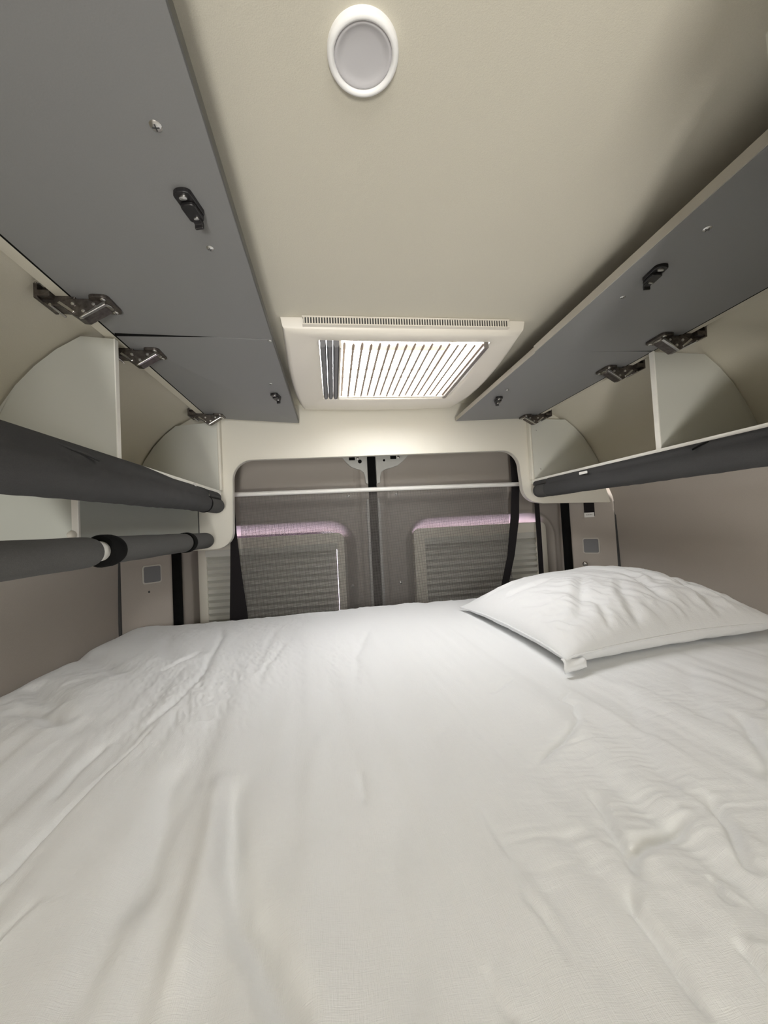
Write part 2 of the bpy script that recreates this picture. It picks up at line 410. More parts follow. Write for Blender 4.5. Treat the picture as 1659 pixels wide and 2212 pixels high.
def right_locker():
    L = empty('overhead_locker', (.80, .3, .146), 'long overhead locker on the right wall, its two grey flaps swung up above open bays', 'locker')
    xw = CX + .90
    obj('shelf', bx(.803, xw, .29, 1.449, .134, .147), M['white_board'], L)
    obj('shelf_edge', bx(.7965, .803, .29, 1.449, .1335, .1510), M['white_edge'], L, bevel=.0006)
    obj('top_rail', bx(.8055, .826, .30, 1.425, .3985, .414), M['lining'], L)
    obj('hinge_gap', bx(.8022, .8062, .30, 1.425, .3957, .410), M['black'], L)
    e = end_panel(L, 1, 1.428, 1.4515, .797, .392, 'end_panel', M['grey_board'])
    obj('corner_strip', prism(rrect(.789, .799, 1.426, 1.4515, .004, 4), 'z', .150, .396), M['white_board'], L)
    for (x, z) in ((.818, .345), (.826, .190)): screw(e, (x, 1.428, z), .0035, (0, -1, 0))
    end_panel(L, 1, .838, .848, .803, .392, 'divider', M['grey_board'])
    obj('divider_edge', bx(.8, .803, .8355, .8500, .149, .394), M['white_edge'], L, bevel=.0006)
    lid1 = lid_part(L, .803, .3955, .484, .3880, .490, .3885, .295, .840, .0165, M['lid_edge'])
    lid2 = lid_part(L, .803, .3955, .4965, .3915, .489, .388, .842, 1.428, .0155, M['lid_edge'])
    def zr(x): return .390 + (.3955 - .390) * (x - .49) / .31
    obj('gap_shade', bx(.500, .80, .838, .8435, .3955, .405), M['black'], L)  # added strip, painted black to darken the split between flaps
    latch(lid1, .538, .548, zr(.538), -8)
    screw(lid1, (.536, .457, zr(.536)), .0062); screw(lid1, (.538, .618, zr(.538)), .0052)
    screw(lid2, (.540, 1.090, .389), .005); latch(lid2, .545, 1.165, .389, -12)
    for y in (.772, .945, 1.392): hinge(L, .803, y, .3955, -1)
    # stub of board below the shelf at the bulkhead
    return L
right_locker()

# ------------------------------------------------------------------ padded rails and rolled covers
def foam_tube(parent, cx, cz, y0, y1, r, m, round1=True, round0=False, name='foam_sleeve'):
    prof = []
    if round0: prof += [(y0, r * .55), (y0 + r * .12, r * .8), (y0 + r * .4, r * .97)]
    else: prof += [(y0, r)]
    nseg = max(2, int((y1 - y0) / .03))
    for i in range(1, nseg):
        y = y0 + (y1 - y0) * i / nseg
        prof.append((y, r * (1 + .02 * math.sin(y * 37) * math.sin(y * 11))))
    if round1: prof += [(y1 - r * .75, r), (y1 - r * .35, r * .93), (y1 - r * .1, r * .72), (y1, r * .35)]
    else: prof += [(y1, r)]
    return obj(name, ring_y(prof, cx, cz), m, parent, smooth=True, auto=50)

def drape(parent, name, cx, cz, r, lipx, lipz, s, y0, y1, m, bulge, a_end=-115):
    """cloth hung from the shelf lip and wrapped around the tube on the room side (s=+1: room towards +X)"""
    ys = np.linspace(y0, y1, max(8, int((y1 - y0) / .008)))
    rows = []
    for y in ys:
        b = bulge(y)
        row = [(lipx, y, lipz(y) if callable(lipz) else lipz)]
        w1 = .0025 * mn.noise(Vector((y * 9, 3.1, 0))) + .0015 * mn.noise(Vector((y * 31, 7.7, 0)))
        for t in (.25, .5, .75):
            ex, ez = cx + s * (r + b) * math.cos(R(48)), cz + (r + b) * math.sin(R(48))
            row.append((lipx + (ex - lipx) * t + s * (.004 * math.sin(t * math.pi) + w1 * t), y, row[0][2] + (ez - row[0][2]) * t + .003 * math.sin(t * math.pi)))
        for i in range(15):
            a = 48 + (a_end - 48) * i / 14
            rr = r + b * (1 - .25 * i / 14) + .0018 * mn.noise(Vector((y * 12, a * .03, 1.7))) + .0012 * mn.noise(Vector((y * 40, a * .05, 5.2)))
            row.append((cx + s * rr * math.cos(R(a)), y, cz + rr * math.sin(R(a))))
        rows.append(row)
    o = grid_obj(name, np.array(rows), m, parent)
    return o

def upper_left_roll():
    t = empty('rolled_curtain', (-.403, .1, .098), 'dark grey rolled cloth curtain along the left locker shelf, above the padded rail', 'curtain', 'rolled curtains under the lockers')
    foam_tube(t, -.403, .098, .06, 1.272, .025, M['cloth'], round1=False, name='core_tube')
    foam_tube(t, -.403, .098, 1.276, 1.425, .0265, M['foam'], name='foam_cap')
    obj('seam_ring', ring_y([(1.268, .0255), (1.268, .0288), (1.2765, .0288), (1.2765, .0255)], -.403, .098), M['black'], t, smooth=True, auto=40)
    drape(t, 'cover_cloth', -.403, .098, .026, -.3970, lambda y: .1530 - .0075 * max(0, min(1, (y - .88) / .15)), 1, .06, 1.270, M['cloth'], lambda y: .0015 + .010 * max(0, min(1, (1.1 - y) / .6)))
    drape(t, 'cover_flap', -.403, .098, (.0265), -.3970, .1445, 1, 1.279, 1.40, M['cloth'], lambda y: .001, 60)
    obj('white_tag', bx(-.397, -.3925, 1.173, 1.183, .126, .150), M['label'], t)
    # stitched fold in the cloth
    pts = [(-.385, .60, .1415), (-.3815, .625, .138), (-.378, .65, .136), (-.375, .68, .130)]
    obj('fold', loft([[(x + .0018 * math.cos(a), y, z + .0022 * math.sin(a)) for a in (0, 1.05, 2.1, 3.14, 4.2, 5.2)] for x, y, z in pts]), M['cloth'], t, smooth=True)
upper_left_roll()

def lower_left_rail():
    cx, cz, r = -.4425, -.0215, .0275
    t = empty('padded_rail', (cx, .1, cz), 'grey foam padded rail below the left locker, with black rings and a bare white gap', 'rail')
    foam_tube(t, cx, cz, .06, .775, r, M['foam'], round1=True)
    obj('pipe', ring_y([(.70, .019), (1.30, .019)], cx, cz), M['rail'], t, smooth=True, auto=40)
    obj('ring', ring_y([(.797, .019), (.794, .0295), (.800, .0315), (.824, .0315), (.832, .0300), (.840, .0280)], cx, cz), M['black'], t, smooth=True, auto=40)
    foam_tube(t, cx, cz, .828, 1.226, r, M['foam'], round1=True)
    obj('ring', ring_y([(1.214, .0270), (1.212, .0300), (1.236, .0305), (1.244, .0290), (1.250, .0262)], cx, cz), M['black'], t, smooth=True, auto=40)
    foam_tube(t, cx, cz, 1.242, 1.425, r * .98, M['foam'], round1=True)
lower_left_rail()

def upper_right_roll():
    cx, cz = .806, .103
    t = empty('rolled_curtain', (cx, .3, cz), 'charcoal rolled cloth curtain along the right locker shelf, above the pillow', 'curtain', 'rolled curtains under the lockers')
    foam_tube(t, cx, cz, .292, 1.425, .0268, M['cloth'], name='core_tube')
    obj('end_cap', ring_y([(1.34, .0272), (1.39, .0276), (1.415, .0255), (1.424, .020), (1.4275, .010)], cx, cz), M['foam'], t, smooth=True, auto=50)
    drape(t, 'cover_cloth', cx, cz, .0275, .7962, .1430, -1, .292, 1.33, M['cloth'], lambda y: .0012 + .004 * max(0, min(1, (1.0 - y) / .5)))
    drape(t, 'cover_flap', cx, cz, .0272, .7962, .1420, -1, 1.335, 1.42, M['cloth'], lambda y: .0008, 60)
    obj('white_tag', prism(rrect(1.083, 1.120, .1265, .1345, .002, 3), 'x', .7765, .7790), M['label'], t)
    pts = [(.7870, .705, .1395), (.7835, .722, .1345), (.780, .735, .129)]
    obj('fold', loft([[(x + .0018 * math.cos(a), y, z + .0022 * math.sin(a)) for a in (0, 1.05, 2.1, 3.14, 4.2, 5.2)] for x, y, z in pts]), M['black'], t, smooth=True)
upper_right_roll()

# ------------------------------------------------------------------ rear pillars
def pillar(n, s):
    xw = CX + s * .950; xd = CX + s * .818
    t = empty('trim_%d' % n, (xw, 1.45, -.2), kind='structure')
    pts = [(xw, 1.449), (xw - s * .004, 1.453), (xd, 1.583), (xd, 1.72), (xw + s * .05, 1.72), (xw + s * .05, 1.449)]
    obj('pillar_lining', prism(pts, 'z', -1.1, .44), M['wall'], t, bevel=.002)
    obj('seam', prism([(xw - s * .0015, 1.4455), (xw - s * .0035, 1.4545), (xw - s * .0005, 1.4565), (xw + s * .006, 1.4455)], 'z', -.5, .05), M['groove'], t)
    # local frame on the slanted face
    d = Vector((xd - (xw - s * .004), 1.583 - 1.453, 0)).normalized()
    nrm = Vector((-d.y, d.x, 0)); 
    if nrm.y > 0: nrm = -nrm
    def on(u, z, h): return tuple(Vector((xw - s * .004, 1.453, z)) + d * u + nrm * h)
    def plate(u0, u1, z0, z1, r, h0, h1):
        v, f = prism(rrect(u0, u1, z0, z1, r, 5), 'y', h0, h1)
        return [on(p[0], p[2], p[1]) for p in v], f
    # square cover: rim and inset face
    uc = .098; zc = -.134 if s > 0 else -.136
    if s > 0: uc = .092
    obj('cover_rim', plate(uc - .033, uc + .033, zc - .034, zc + .034, .009, -.001, .004), M['coverrim'], t, bevel=.001)
    obj('cover_plate', plate(uc - .028, uc + .028, zc - .029, zc + .029, .006, .003, .0055), M['cover'], t)
    if s > 0:
        k = lathe_z([(.0105, 0), (.0105, .003), (.009, .006), (.005, .0085), (.0001, .009)], 0, 0, 18)
        obj('screw_head', ([on(.120 + p[0], -.212 + p[1], p[2]) for p in k[0]], k[1]), M['chrome'], t, smooth=True, auto=40)
        tg = empty('strap_tag', on(.10, .02, 0), 'black strap end with white printed label hanging below the right locker end', 'tag')
        obj('webbing', plate(.070, .110, -.008, .060, .001, .0, .003), M['strap'], tg)
        obj('label_patch', plate(.072, .110, -.012, .008, .0015, .003, .0042), M['label'], tg)
        pr = join(*[plate(.079 + i * .0042, .0818 + i * .0042, -.0035, -.0012 + (i % 2) * .001, .0003, .0042, .0046) for i in range(6)])
        obj('print', pr, M['groove'], tg)
    else:
        obj('plug_hole', plate(.084, .090, -.203, -.195, .0028, -.001, .0012), M['groove'], t)
pillar(1, -1); pillar(2, 1)
# dark rubber body seals between pillar and door
def body_seal(n, s):
    x = CX + s * .812
    obj('trim_%d' % n, prism(rrect(x - .015, x + .015, 1.566, 1.596, .008, 4), 'z', -1.0, .44), M['black'], kind='structure', smooth=True, auto=40)
body_seal(3, -1); body_seal(4, 1)
for n_, s_ in ((7, -1), (8, 1)):                       # fillers behind the bulkhead feet
    def bar(h0, z0, z1, y0): a_, b_ = sorted((CX + s_ * h0, CX + s_ * 1.0)); return bx(a_, b_, y0, 1.73, z0, z1)
    obj('trim_%d' % n_, join(bar(.949, -.02, .14, 1.40), bar(.915, .135, .30, 1.38)), M['wall'], kind='structure')
obj('trim_5', bx(CX - .95, CX + .95, 1.60, 1.74, .335, .47), M['wall'], kind='structure')     # header above the doors

# ------------------------------------------------------------------ rear doors
DY = 1.64
def sd_rrect(x, z, x0, x1, z0, z1, r):
    cx, cz, hx, hz = (x0 + x1) / 2, (z0 + z1) / 2, (x1 - x0) / 2 - r, (z1 - z0) / 2 - r
    qx, qz = np.abs(x - cx) - hx, np.abs(z - cz) - hz
    return np.hypot(np.maximum(qx, 0), np.maximum(qz, 0)) + np.minimum(np.maximum(qx, qz), 0) - r

def rear_door(n, x0, x1, rec, frm, bl, gap_side, lab):
    """rec: recess (x0,x1,z0,z1,r); frm/bl: blind frame and blind (x0,x1)"""
    t = empty('door_%d' % n, ((x0 + x1) / 2, DY, -1.0), kind='structure')
    xs = np.linspace(x0, x1, 190)
    zs = np.linspace(-.62, .36, 220)
    X, Z = np.meshgrid(xs, zs, indexing='ij')
    sd = sd_rrect(X, Z, *rec)
    Y = np.full_like(X, DY) + .058 * sstep(.006, -.050, sd)
    Y -= .006 * sstep(.018, .006, sd) * sstep(-.006, .004, sd)              # rolled bead around the recess
    Y -= .014 * sstep(.085, .125, Z) - .006 * sstep(.13, .30, Z)               # upper field stands proud
    gx = (x1 - X) if gap_side > 0 else (X - x0)
    Y -= .010 * sstep(.040, .030, gx)                                         # flange along the gap
    Y += .004 * np.exp(-((gx - .052) / .006) ** 2)
    keepv = sd > -.0505
    keep = keepv[:-1, :-1] | keepv[1:, 1:] | keepv[1:, :-1] | keepv[:-1, 1:]
    grid_obj('door_skin', np.stack([X, Y, Z], -1), M['door'], t, keep=keep)
    obj('lower_panel', bx(x0, x1, DY - .004, DY + .03, -1.1, -.60), M['door'], t)
    r0 = rec
    obj('window_pane', bx(r0[0] + .02, r0[1] - .02, DY + .055, DY + .060, r0[2] + .02, r0[3] - .02), M['tinted'], t)
    # painted edge flange beside the gap
    e0, e1 = ((x1 - .012, x1) if gap_side > 0 else (x0, x0 + .012))
    obj('edge_flange', prism(rrect(e0, e1, DY - .022, DY + .01, .004, 4), 'z', -.62, .345), M['paint'], t)
    # lock plate at the head of the gap
    g = x1 if gap_side > 0 else x0; s = -1 if gap_side > 0 else 1
    wd = 1.0 if gap_side > 0 else 1.35
    a = [(g + s * u * wd, z) for u, z in ((0, .345), (.13, .345), (.110, .305), (.099, .284), (.088, .270), (.070, .252), (.050, .243), (.030, .237), (.018, .226), (.0125, .205), (.012, .18), (0, .175))]
    pl = obj('lock_plate', prism(a, 'y', DY - .030, DY - .012), M['paint'], t, bevel=.003)
    def hole(u, z, w, h, r): obj('slot', prism(rrect(g + s * u - w, g + s * u + w, z - h, z + h, r, 5), 'y', DY - .0312, DY - .0295), M['black'], pl)
    hole(.064 if gap_side > 0 else .076, .288, .0125, .009, .001)
    if gap_side > 0: hole(.031, .273, .008, .008, .0075)
    else: hole(.036, .275, .005, .005, .0048)
    screw(pl, (g + s * (.040 if gap_side > 0 else .098), DY - .031, .287), .006, (0, -1, 0))
    for (u, z) in ((.085, .13), (.085, -.25)): 
        screw(t, (g + s * u, DY - (.016 if z > 0 else .004), z), .0065, (0, -1, 0), 'plug')
    # blind cassette: frame, top rail, side rails, pleated blind
    f0, f1 = frm; b0, b1 = bl; ft = -.022; yf = DY - .004
    fr = empty_part = None
    outer = rrect(f0, f1, -.62, ft, .028, 8); inner = rrect(b0, b1, -.60, -.086, .004, 8)
    def at(p, y): return [(a_, y, b_) for a_, b_ in p]
    mid = rrect(f0 + .006, f1 - .006, -.614, ft - .006, .026, 8)
    v, f = loft([at(outer, yf + .020), at(outer, yf + .004), at(mid, yf), at(inner, yf), at(inner, yf + .016)], False, False)
    fo = obj('blind_frame', (v, f), M['frame'], t, smooth=True, auto=35)
    obj('top_rail', prism(rrect(b0 - .002, b1 + .002, -.092, -.066, .004, 4), 'y', yf - .004, yf + .012), M['pleat'], fo, smooth=True, auto=40)
    m_ = (b0 + b1) / 2
    ret = join(bx(f0 + .002, f0 + .010, yf + .004, DY + .057, -.60, ft - .02), bx(f1 - .010, f1 - .002, yf + .004, DY + .057, -.60, ft - .02))
    obj('frame_baffle', ret, M['frame'], fo)  # hidden side walls added to keep window light out of the gap
    obj('recess_baffle', join(bx(r0[0] - .01, f0 + .004, DY + .050, DY + .0545, -.62, .0), bx(f1 - .004, r0[1] + .01, DY + .050, DY + .0545, -.62, .0)), M['door'], fo)  # strips added to block daylight at the recess sides
    obj('pull_handle', prism(rrect(m_ - .045, m_ + .045, -.070, -.062, .003, 4), 'y', yf - .010, yf + .002), M['frame'], fo, bevel=.001)
    # zigzag pleats
    rows = []; z = -.082; k = 0; gap = .0022 if gap_side > 0 else -.002
    while z > -.60:
        rows.append([(x, yf + (.003 if k % 2 == 0 else .0150) , z) for x in (b0 - .002, m_, b1 - gap)]); z -= .0132; k += 1
    o = grid_obj('pleated_blind', np.array(rows), M['pleat'], t, smooth=False)
    return t

rear_door(1, CX - .86, .153, (-.60, .090, -.90, .028, .115), (-.548, .040), (-.515, .009), 1, '')
rear_door(2, .189, CX + .86, (.306, .985, -.90, .020, .115), (.342, .955), (.390, .905), -1, '')
sl = obj('trim_6', prism(rrect(.149, .193, DY - .009, DY + .03, .006, 4), 'z', -1.0, .345), M['black'], kind='structure', smooth=True, auto=40)

# ------------------------------------------------------------------ insect screen behind the bulkhead
def insect_screen():
    y = 1.575; K = y / 1.505
    t = empty('insect_screen', (.19, y, .146), 'fine grey insect screen hung from a white rail across the rear opening', 'screen')
    def tube(x0, x1, r, zc0, zc1):
        return loft([[(x, y - .012 + r * math.cos(2 * math.pi * i / 16), z + r * math.sin(2 * math.pi * i / 16)) for i in range(16)] for x, z in ((x0 * K, zc0 * K), (x1 * K, zc1 * K))])
    obj('rail', tube(-.372, .772, .0090, .143, .140), M['rail'], t, smooth=True, auto=40)
    # netting: real crossed threads
    vs = []; th = .00058
    x = -.345 * K
    while x < .715 * K:
        vs.append(bx(x - th, x + th, y - .0004, y + .0004, -.47, .135 * K)); x += .0046
    z = -.44
    while z < .134 * K:
        vs.append(bx(-.347 * K, .717 * K, y - .0004, y + .0004, z - th, z + th)); z += .0046
    obj('netting', join(*vs), M['net'], t, kind='stuff')
    def band(name, pts, yy):
        V = []; 
        for (xa, xb, z) in pts:
            xa *= K; xb *= K; z *= K
            V += [(xa, yy, z), (xb, yy, z), (xb, yy + .003, z), (xa, yy + .003, z)]
        loops = [V[i:i + 4] for i in range(0, len(V), 4)]
        obj(name, loft(loops), M['strap'], t)
    band('side_band', [(-.385, -.3645, .27), (-.385, -.366, .14), (-.384, -.362, .0), (-.390, -.350, -.15), (-.397, -.334, -.30), (-.402, -.325, -.46)], y - .004)
    band('side_band', [(.738, .768, .285), (.738, .770, .14), (.723, .760, -.0), (.700, .731, -.15), (.670, .700, -.254), (.645, .675, -.40)], y - .004)
insect_screen()
def hanging_strap():
    xs, y = .892, 1.590
    o = obj('hanging_strap', loft([[(xs - .011 + d, y, z), (xs + .011 + d, y, z), (xs + .011 + d, y + .0025, z), (xs - .011 + d, y + .0025, z)] for d, z in ((0, .34), (.0, .05), (.001, -.1), (.0, -.25), (-.002, -.45))]), M['strap'])
    tag(o, 'narrow black strap hanging straight down right of the opening, behind the bulkhead foot', 'strap')
hanging_strap()

# ------------------------------------------------------------------ roof hatch
def roof_hatch():
    t = empty('roof_hatch', (.19, 1.13, .43), 'white framed roof hatch with pleated screen, daylight coming through its clear dome', 'skylight')
    X0, X1, Y0, Y1 = -.092, .470, .845, 1.425
    N = 12
    def side(loopn, inset, zfun, bow):
        """loop round the frame, N points per side"""
        P = []
        x0, x1, y0, y1 = X0 + inset, X1 - inset, Y0 + inset, Y1 - inset
        c = [(x0, y0), (x1, y0), (x1, y1), (x0, y1)]
        for k in range(4):
            a, b = c[k], c[(k + 1) % 4]
            for i in range(N):
                u = i / N; x = a[0] + (b[0] - a[0]) * u; y = a[1] + (b[1] - a[1]) * u
                w_ = bow * 4 * u * (1 - u) * (0 if k == 0 else 1)
                nx, ny = ((0, -1), (1, 0), (0, 1), (-1, 0))[k]
                P.append((x + nx * w_, y + ny * w_, zfun(x, y)))
        return P
    def zb(x, y):                                        # belly of the lower face along Y and a little along X
        u = (y - Y0) / (Y1 - Y0); return .436 - .024 * 4 * u * (1 - u) + .003 * ((x - .19) / .28) ** 2
    def rect(x0, x1, y0, y1, zf):
        P = []; c = [(x0, y0), (x1, y0), (x1, y1), (x0, y1)]
        for k in range(4):
            a, b = c[k], c[(k + 1) % 4]
            for i in range(N):
                u = i / N; x = a[0] + (b[0] - a[0]) * u; y = a[1] + (b[1] - a[1]) * u
                P.append((x, y, zf(x, y)))
        return P
    ix0, ix1, iy0, iy1 = -.014, .402, .868, 1.255
    iy0 = .885
    loops = [side(0, -.002, lambda x, y: .4655, .006), side(0, .001, lambda x, y: zb(x, y) + .008, .008), side(0, .007, lambda x, y: zb(x, y) + .001, .008), side(0, .014, zb, .008),
             rect(ix0 - .006, ix1 + .006, iy0 - .006, iy1 + .006, lambda x, y: zb(x, y)), rect(ix0, ix1, iy0, iy1, lambda x, y: zb(x, y) + .004), rect(ix0, ix1, iy0, iy1, lambda x, y: .455)]
    obj('frame', loft(loops, False, False), M['plastic'], t, smooth=True, auto=50)
    # vent grille on the near face
    obj('grille_back', bx(-.045, .428, Y0 - .0075, Y0 + .004, .4475, .4635), M['groove'], t)
    ribs = []
    for i in range(80):
        x = -.043 + .469 * i / 79; ribs.append(bx(x - .0013, x + .0013, Y0 - .0095, Y0 + .002, .4475, .4635))
    ribs.append(bx(-.047, .430, Y0 - .0105, Y0 + .002, .4625, .4652)); ribs.append(bx(-.047, .430, Y0 - .0105, Y0 + .003, .4455, .4482))
    obj('grille_rib', join(*ribs), M['plastic'], t, kind='stuff')
    # shaft
    sx0, sx1, sy0, sy1 = HX0, HX1, HY0, HY1
    obj('shaft', loft([[(sx0, sy0, z), (sx1, sy0, z), (sx1, sy1, z), (sx0, sy1, z)] for z in (.455, .492)], False, False), M['plastic'], t)
    obj('shaft_flange', loft([[(p[0], p[1], .456) for p in rect(ix0 - .03, ix1 + .03, iy0 - .03, iy1 + .03, lambda x, y: .45)], [(p[0], p[1], .456) for p in rect(ix0 - .001, ix1 + .001, iy0 - .001, iy1 + .001, lambda x, y: .45)]], False, False), M['plastic'], t)
    # dome
    nx = ny = 16; P = np.zeros((nx + 1, ny + 1, 3))
    for i in range(nx + 1):
        for j in range(ny + 1):
            u, v = i / nx * 2 - 1, j / ny * 2 - 1
            P[i, j] = (.195 + .27 * u, 1.065 + .25 * v,   .494 + .06 * (1 - u ** 4) * (1 - v ** 4))
    grid_obj('dome', P, M['acrylic'], t)
    # inner frame bars of the dome seen through the screen
    for (y0, y1, z0, z1) in ((1.010, 1.040, .484, .491), (1.165, 1.180, .484, .491), (1.228, 1.240, .484, .491)):
        obj('dome_bar', bx(.03, .335, y0, y1, z0, z1), M['coverrim'], t, bevel=.002)
    obj('dome_bar', bx(.335, .350, .90, 1.262, .478, .492), M['plastic'], t, bevel=.003)
    obj('dome_latch', prism(rrect(.318, .352, 1.155, 1.215, .010, 4), 'z', .468, .480), M['plastic'], t, bevel=.003)
    # parked blackout pleats on the left
    zz = .432
    for k in range(3):
        x = ix0 + .002 + k * .0155
        v, f = prism([(x, zz - .006), (x + .004, zz - .013), (x + .011, zz - .012), (x + .0145, zz - .005), (x + .0145, zz + .012), (x, zz + .012)], 'y', iy0 + .002, iy1 - .002)
        obj('blackout_pleat', (v, f), M['blind_grey'], t, bevel=.001)
    obj('pull_bar', prism(rrect(ix0 + .047, ix0 + .052, zz - .014, zz + .012, .002, 3), 'y', iy0 + .001, iy1 - .001), M['plastic'], t)
    obj('pull_bar', prism(rrect(ix1 - .016, ix1 - .004, zz - .012, zz + .010, .003, 3), 'y', iy0 + .001, iy1 - .001), M['silver'], t)
    # pleats of the fly screen: thin creases running front to back
    me = None
    for k in range(17):
        x = .045 + k * (.384 - .045) / 16.0
        z0 = .428 if k % 2 else .431
        if me is None:
            o = obj('screen_pleat', prism([(-.0030 + x, z0 - .0015), (.0030 + x, z0 - .0015), (.0014 + x, z0 + .0015), (-.0014 + x, z0 + .0015)], 'y', iy0 + .002, iy1 - .002), M['wire'], t, loc=(x, 1.06, z0)); me = o.data
        else: obj('screen_pleat', None, None, t, loc=(x, 1.06, z0), share=me)
    for y in (1.10, 1.20): obj('screen_cord', bx(ix0 + .05, ix1 - .016, y - .0007, y + .0007, .4295, .4309), M['wire'], t)
    obj('sill', bx(ix0, ix1, iy1 - .008, iy1 + .001, .424, .432), M['plastic'], t, bevel=.001)
roof_hatch()

# ------------------------------------------------------------------ ceiling lamp
def ceiling_lamp():
    x, y, z = .0505, .3595, .4655
    t = empty('ceiling_lamp', (x, y, z), 'round white ceiling spotlight with frosted grey lens, switched off', 'lamp')
    obj('ring', lathe_z([(.0352, z + .001), (.0352, z - .004), (.0340, z - .0065), (.0315, z - .0075), (.0292, z - .0065), (.0284, z - .0035), (.0284, z + .001)], x, y, 64, (False, False)), M['lampwhite'], t, smooth=True, auto=60)
    obj('diffuser', lathe_z([(.0286, z - .0028), (.0275, z - .0048), (.0255, z - .0050), (.0235, z - .0032), (.018, z - .0026), (.009, z - .0024), (.0001, z - .0024)], x, y, 64, (False, True)), M['diffuser'], t, smooth=True, auto=80)
ceiling_lamp()

# ------------------------------------------------------------------ bed
def fbm(X, Y, sx, sy, seed, octv=3):
    """value noise on numpy arrays"""
    out = np.zeros_like(X); amp = 1.0; tot = 0
    for o in range(octv):
        rs = np.random.RandomState(seed + o); T = rs.rand(256, 256)
        u = X * sx * 2 ** o + 57.3; v = Y * sy * 2 ** o + 31.7
        iu = np.floor(u).astype(int); iv = np.floor(v).astype(int); fu = u - iu; fv = v - iv
        fu = fu * fu * fu * (fu * (fu * 6 - 15) + 10); fv = fv * fv * fv * (fv * (fv * 6 - 15) + 10)
        g = lambda a, b: T[a % 256, b % 256]
        out += amp * ((g(iu, iv) * (1 - fu) + g(iu + 1, iv) * fu) * (1 - fv) + (g(iu, iv + 1) * (1 - fu) + g(iu + 1, iv + 1) * fu) * fv - .5)
        tot += amp; amp *= .5
    return out / tot
def poly_dist(X, Y, pts):
    """signed distance (left of travel positive) and arc parameter 0..1 to a polyline"""
    best = np.full_like(X, 9.0); sgn = np.zeros_like(X); par = np.zeros_like(X)
    pts = np.array(pts, float); seg = np.hypot(*(pts[1:] - pts[:-1]).T); L = seg.sum(); acc = 0
    for (a, b, l) in zip(pts[:-1], pts[1:], seg):
        d = (b - a) / l
        t = np.clip((X - a[0]) * d[0] + (Y - a[1]) * d[1], 0, l)
        px, py = X - a[0] - t * d[0], Y - a[1] - t * d[1]
        dist = np.hypot(px, py); m = dist < best
        best = np.where(m, dist, best); sgn = np.where(m, np.sign(d[0] * (Y - a[1]) - d[1] * (X - a[0])), sgn); par = np.where(m, (acc + t) / L, par)
        acc += l
    return best * np.where(sgn == 0, 1, sgn), par
# folds: points on the sheet, depth, width, height of the ridge beside it (sign picks the side)
FOLDS = [
 ([(-.345, .33), (-.333, .427), (-.333, .47), (-.329, .518), (-.322, .571), (-.314, .625), (-.306, .704)], .0045, .0045, -.0035),
 ([(-.361, .529), (-.37, .598), (-.365, .674)], .004, .008, -.003),
 ([(-.30, .32), (-.286, .366), (-.276, .399)], .0012, .003, -.001),
 ([(-.408, 1.419), (-.36, 1.25), (-.336, 1.106), (-.312, .942), (-.311, .788), (-.326, .71), (-.317, .606), (-.322, .554)], .004, .009, .003),
 ([(-.372, 1.117), (-.405, 1.016), (-.414, .97)], .006, .010, .004),
 ([(-.632, .842), (-.56, .811), (-.492, .756), (-.483, .723)], .009, .020, .006),
 ([(-.693, .978), (-.602, .89), (-.523, .821)], .010, .025, .006),
 ([(-.748, 1.217), (-.585, 1.08), (-.478, .976)], .008, .030, .005),
 ([(-.138, .54), (-.13, .477), (-.112, .404), (-.091, .344), (-.069, .313), (-.045, .27), (-.03, .22)], .0085, .013, .002),
 ([(-.16, .55), (-.145, .466), (-.137, .409), (-.134, .342), (-.13, .28)], -.006, .014, 0),
 ([(-.23, .60), (-.219, .537), (-.202, .464), (-.192, .414), (-.178, .35)], .006, .014, .002),
 ([(.018, .52), (.020, .509), (.022, .465), (.024, .45)], .0022, .005, .001),
 ([(.147, .42), (.147, .384), (.149, .346), (.143, .31), (.149, .292), (.147, .25)], .0022, .0045, .0018),
 ([(.278, .43), (.273, .394), (.261, .364), (.251, .326), (.245, .307)], .0045, .006, .003),
 ([(.235, .31), (.222, .289), (.223, .267), (.219, .242), (.218, .219)], .003, .0035, .0035),
 ([(.247, .324), (.274, .342), (.306, .352), (.352, .364)], .0045, .007, .0006),
 ([(.40, .395), (.387, .371), (.367, .337), (.348, .31), (.346, .29)], .006, .006, .002),
 ([(.60, .53), (.546, .459), (.511, .416), (.48, .39)], .006, .010, .005),
 ([(.50, .70), (.493, .627), (.419, .506), (.37, .42), (.34, .374)], .0028, .014, .004),
 ([(.237, .476), (.279, .503), (.348, .549), (.37, .58)], .0030, .0055, -.0026),
 ([(.414, .667), (.378, .632), (.385, .61), (.37, .588), (.359, .554)], .0030, .005, .0025),
 ([(.266, .685), (.343, .742)], .0024, .007, .002),
 ([(.093, .279), (.094, .261), (.10, .24)], .0015, .003, .001),
 ([(.309, .308), (.302, .292), (.303, .278)], .003, .004, .003),
 ([(.276, .26), (.273, .234), (.27, .21)], .003, .004, .003),
 ([(-.076, .70), (-.067, .457), (-.065, .35)], .0014, .018, .0012),
 ([(-.025, .66), (-.041, .547), (-.039, .418), (-.039, .32)], -.0016, .014, 0),
 ([(.055, .45), (.038, .351), (.042, .31), (.043, .24)], .0016, .012, .001),
 ([(.10, 1.20), (.04, .95), (.03, .75)], .0016, .010, .001),
 ([(.70, .72), (.60, .60), (.52, .50)], .003, .018, .004),
 ([(-.20, 1.30), (-.20, 1.05), (-.19, .85)], .0018, .012, .0016),
 ([(-.15, 1.15), (-.17, .95), (-.17, .80)], .0018, .008, .0016),
 ([(-.55, 1.36), (-.50, 1.20), (-.42, 1.05)], .004, .020, .003),
 ([(.83, .60), (.72, .55), (.62, .52)], .003, .010, .003),
]
